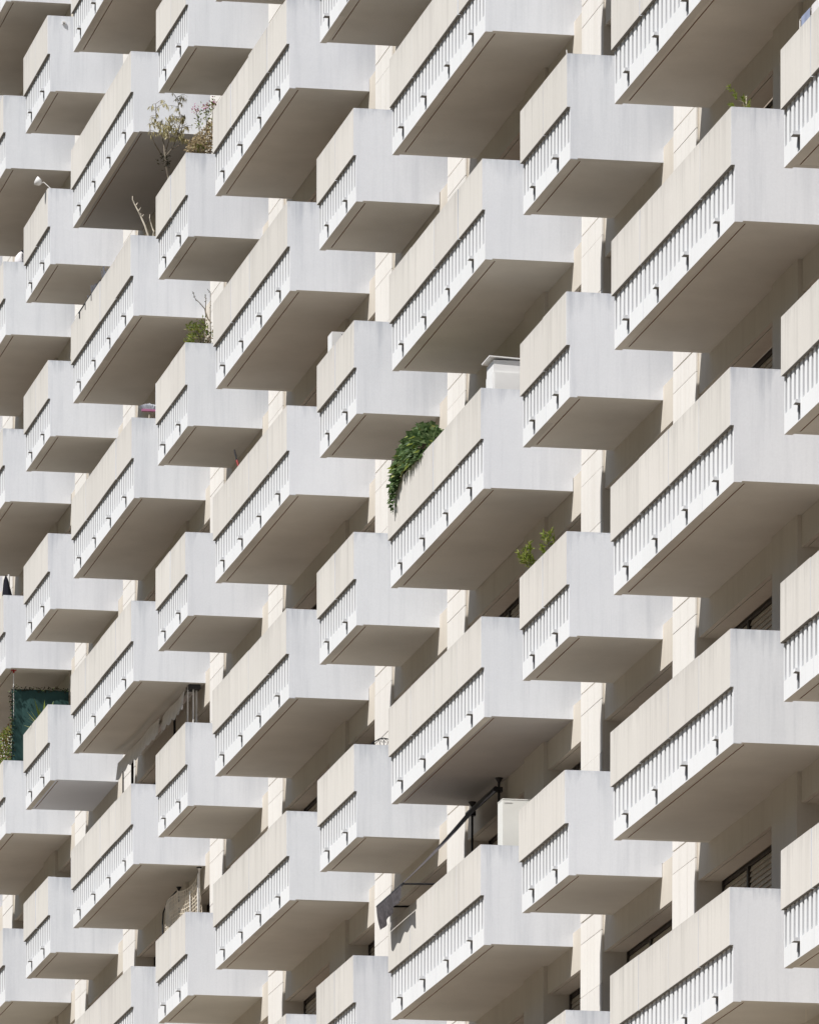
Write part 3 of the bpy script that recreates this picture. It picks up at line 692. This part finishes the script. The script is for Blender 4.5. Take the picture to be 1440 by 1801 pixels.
# spotlight on a bracket
r = tag(empty('spotlight', wp(-4, 'N', 12, 2.6, 0.02, 1.235)), 'white spotlight on a thin arm at a narrow balcony corner', 'lamp')
mb = MB(); mb.tube([(0, 0, 0), (-.05, -.11, .115), (-.08, -.15, .10)], .007, 'steel', 6); mb.build('arm', r)
mb = MB(); mb.tube([(-.08, -.145, .105), (-.085, -.16, .11), (-.09, -.175, .12), (-.1, -.235, .15), (-.1, -.245, .155)], [.02, .045, .058, .075, .03], 'cab', 12); mb.build('head', r, smooth=True)
# small square fitting on an end wall
r = tag(empty('wall_fitting', wp(-4, 'N', 13, LN, 0.22, 1.12)), 'small square metal fitting on an end wall near the top left', 'fitting')
mb = MB(); mb.box(0.0015, .025, -.026, .026, -.024, .024, 'steel'); mb.build('case', r); mb = MB(); mb.box(.026, .034, -.010, .010, -.018, .0, 'black'); mb.build('knob', r)
# pale bag on the end wall
r = tag(empty('cloth_bag', wp(-4, 'W', 12, 5.78, 0.27, ZPT)), 'pale crumpled cloth bag resting on an end wall top', 'bag')
mb = MB(); mb.tube([(-.02, 0, .003), (-.02, 0, .06), (-.03, .01, .13), (-.03, .03, .19), (-.03, .05, .22)], [.075, .09, .08, .05, .03], 'linen', 12); mb.build('body', r, smooth=True)
mb = MB(); mb.tube([(-.03, .05, .21), (-.03, .06, .25)], [.035, .03], 'navy', 10); mb.build('neck', r)
mb = MB(); mb.tube([(.05, .05, .02), (.06, .03, .11), (.02, .04, .19)], .006, 'navy', 6); mb.build('strap', r)
# mesh trellis along a parapet
r = tag(empty('parapet_net', wp(-3, 'W', 11, 1.9, 0.13, ZPT)), 'grey blue net strip clipped along a wide balcony parapet', 'net')
mb = MB(); mb.box(-1.1, 1.1, -.225 + .05, .02, .002, .014, 'black'); mb.build('rail', r)
mb = MB(); M['netblue'] = plain('blue_grey_net', (0.20, 0.21, 0.25), 0.9, 0.3, 25)
for c_, ww in ((-.6, .42), (.55, .5)):
    for i in range(22):
        x = c_ - ww + 2 * ww * i / 21; h = .34 * max(.15, 1 - ((x - c_) / ww) ** 2) + R.gauss(0, .02); mb.tube([(x, -.02, .0), (x + R.gauss(0, .02), -.02 + R.gauss(0, .02), h)], .008, 'netblue', 4)
    for j in range(5): mb.tube([(c_ - ww * (1 - j * .12), -.02, .02 + .045 * j), (c_ + ww * (1 - j * .12), -.02, .03 + .045 * j)], .007, 'netblue', 4)
mb.build('net', r)
for x in (-.95, -.35, .25):
    mb = MB(); mb.box(x - .015, x + .015, -.182, -.172, -.11, .0, 'black'); mb.build('clip', r)
# wrought iron chair back
r = thing('iron_chair', 'curved wrought iron chair back above an end wall', 'chair', -2, 'N', 7, 2.3, 0.42)
mb = MB()
def arc(pts, rr, mt='black'): mb.tube([(a[2] if len(a) > 2 else 0, a[0] - .42, a[1] - .18) for a in pts], rr, mt, 5)
arc([(0.20, .64), (0.22, 1.2), (0.256, 1.285), (0.307, 1.335), (0.384, 1.381), (0.439, 1.391), (0.50, 1.381), (0.57, 1.335), (0.62, 1.285), (0.64, 1.2), (0.64, .64)], .008)
arc([(0.442, .66), (0.442, 1.349)], .005); arc([(0.404, 1.2), (0.404, 1.272), (0.378, 1.365)], .005); arc([(0.48, 1.2), (0.48, 1.272), (0.506, 1.365)], .005)
for c_, sg in ((0.42, -1), (0.464, 1)):
    arc([(c_ + .018 * math.cos(t_ * .5) * 1.0, 1.357 + .02 * math.sin(t_ * .5)) for t_ in range(0, 12)], .004)
mb.build('backrest', r)
mb = MB(); mb.box(-.42, .02, -.22, .22, .42, .45, 'black'); mb.build('seat', r)
for x, y in ((0, -.2), (0, .2), (-.4, -.2), (-.4, .2)):
    mb = MB(); mb.tube([(x, y, 0), (x, y, .42)], .01, 'black', 5); mb.build('leg', r)
# drying rack at the right edge
r = thing('drying_rack', 'metal drying rack with grey blue linen at the top right', 'rack', 0, 'N', 8, 0.75, 0.30)
mb = MB()
for y in (-.17, .17): mb.tube([(-.62, y, 0), (-.60, y, 1.33), (.60, y, 1.33), (.62, y, 0)], .009, 'steel', 6)
for i in range(7): mb.tube([(-.6 + .2 * i, -.17, 1.33), (-.6 + .2 * i, .17, 1.33)], .005, 'steel', 5)
mb.build('frame', r)
for a, b_, mt in ((-.5, -.12, 'blue'), (-.05, .3, 'linen'), (.36, .55, 'linen')):
    mb = MB(); nn = 8
    for i in range(nn):
        x0_, x1_ = a + (b_ - a) * i / nn, a + (b_ - a) * (i + 1) / nn; o1, o2 = .006 * math.sin(i * 1.7), .006 * math.sin((i + 1) * 1.7)
        mb.face([(x0_, -.182, 1.335), (x1_, -.182, 1.335), (x1_, -.185 + o2, .85), (x0_, -.185 + o1, .85)], mt); mb.face([(x0_, -.182, 1.335), (x1_, -.182, 1.335), (x1_, -.155, .8), (x0_, -.155, .8)], mt)
    mb.build('linen', r)
# bamboo blind at the bottom right corner
r = tag(empty('bamboo_blind', wp(0, 'W', 4, 5.6, 1.0, 2.8)), 'bamboo roll blind just entering at the bottom right corner', 'blind')
for i in range(40):
    mb = MB() if i == 0 else mb; mb.box(0, .012, -.17, .11, -.228 - .016 * (i + 1) + .003, -.228 - .016 * i, 'bamboo')
mb.build('slats', r); mb = MB(); mb.box(-.004, .018, -.175, .115, -.226, -.210, 'steel'); mb.build('headrail', r); mb = MB(); mb.tube([(.006, -.1, -.212), (.006, -.1, .012)], .002, 'net', 4); mb.tube([(.006, .06, -.212), (.006, .06, .012)], .002, 'net', 4); mb.build('cord', r)
# folded dark parasol at the left edge
r = thing('parasol', 'folded black parasol at the left edge', 'parasol', -4, 'W', 10, 5.0, 0.20)
mb = MB(); mb.tube([(0, 0, 0), (0, 0, 1.6)], .018, 'steel', 8); mb.build('pole', r)
mb = MB(); mb.tube([(0, 0, .75), (0, 0, .9), (0, -.03, 1.25), (0, -.05, 1.5), (0, -.05, 1.58)], [.09, .11, .085, .04, .01], 'navy', 10); mb.build('canopy', r)
# rim of a round table and a stick
r = thing('folding_table', 'white curved rim peeking over a narrow balcony parapet at the bottom', 'table', -2, 'N', 6, 0.25, 0.16)
mb = MB(); mb.tube([(.3 * math.cos(a_ * math.pi / 12), -.02 + .03 * math.sin(a_ * math.pi / 12), .86 + .3 * math.sin(a_ * math.pi / 12)) for a_ in range(25)], .012, 'steel', 6)
mb.build('rim', r); mb = MB(); mb.tube([(0, -.005, .855), (0, .012, .87)], [.295, .295], 'cab', 24); 
mb = MB(); mb.face([(.29 * math.cos(a_ * math.pi / 12), -.01 + .03 * math.sin(a_ * math.pi / 12), .86 + .29 * math.sin(a_ * math.pi / 12)) for a_ in range(24)], 'cab'); mb.build('table_top', r)
for sg in (-1, 1):
    mb = MB(); mb.tube([(.2 * sg, .05, 0), (.12 * sg, .0, .8)], .011, 'steel', 6); mb.build('leg', r)
r = thing('stick', 'thin white stick with dark rag at a narrow balcony top corner', 'stick', -1, 'N', 9, 1.85, 0.16)
mb = MB(); mb.tube([(.05, .05, 0), (0, 0, 1.1), (-.02, -.02, 1.31)], .008, 'steel', 6); mb.build('shaft', r)
mb = MB(); mb.tube([(.01, .0, 1.06), (.0, -.01, 1.12), (.02, -.025, 1.17)], [.02, .018, .006], 'navy', 6); mb.build('rag', r)
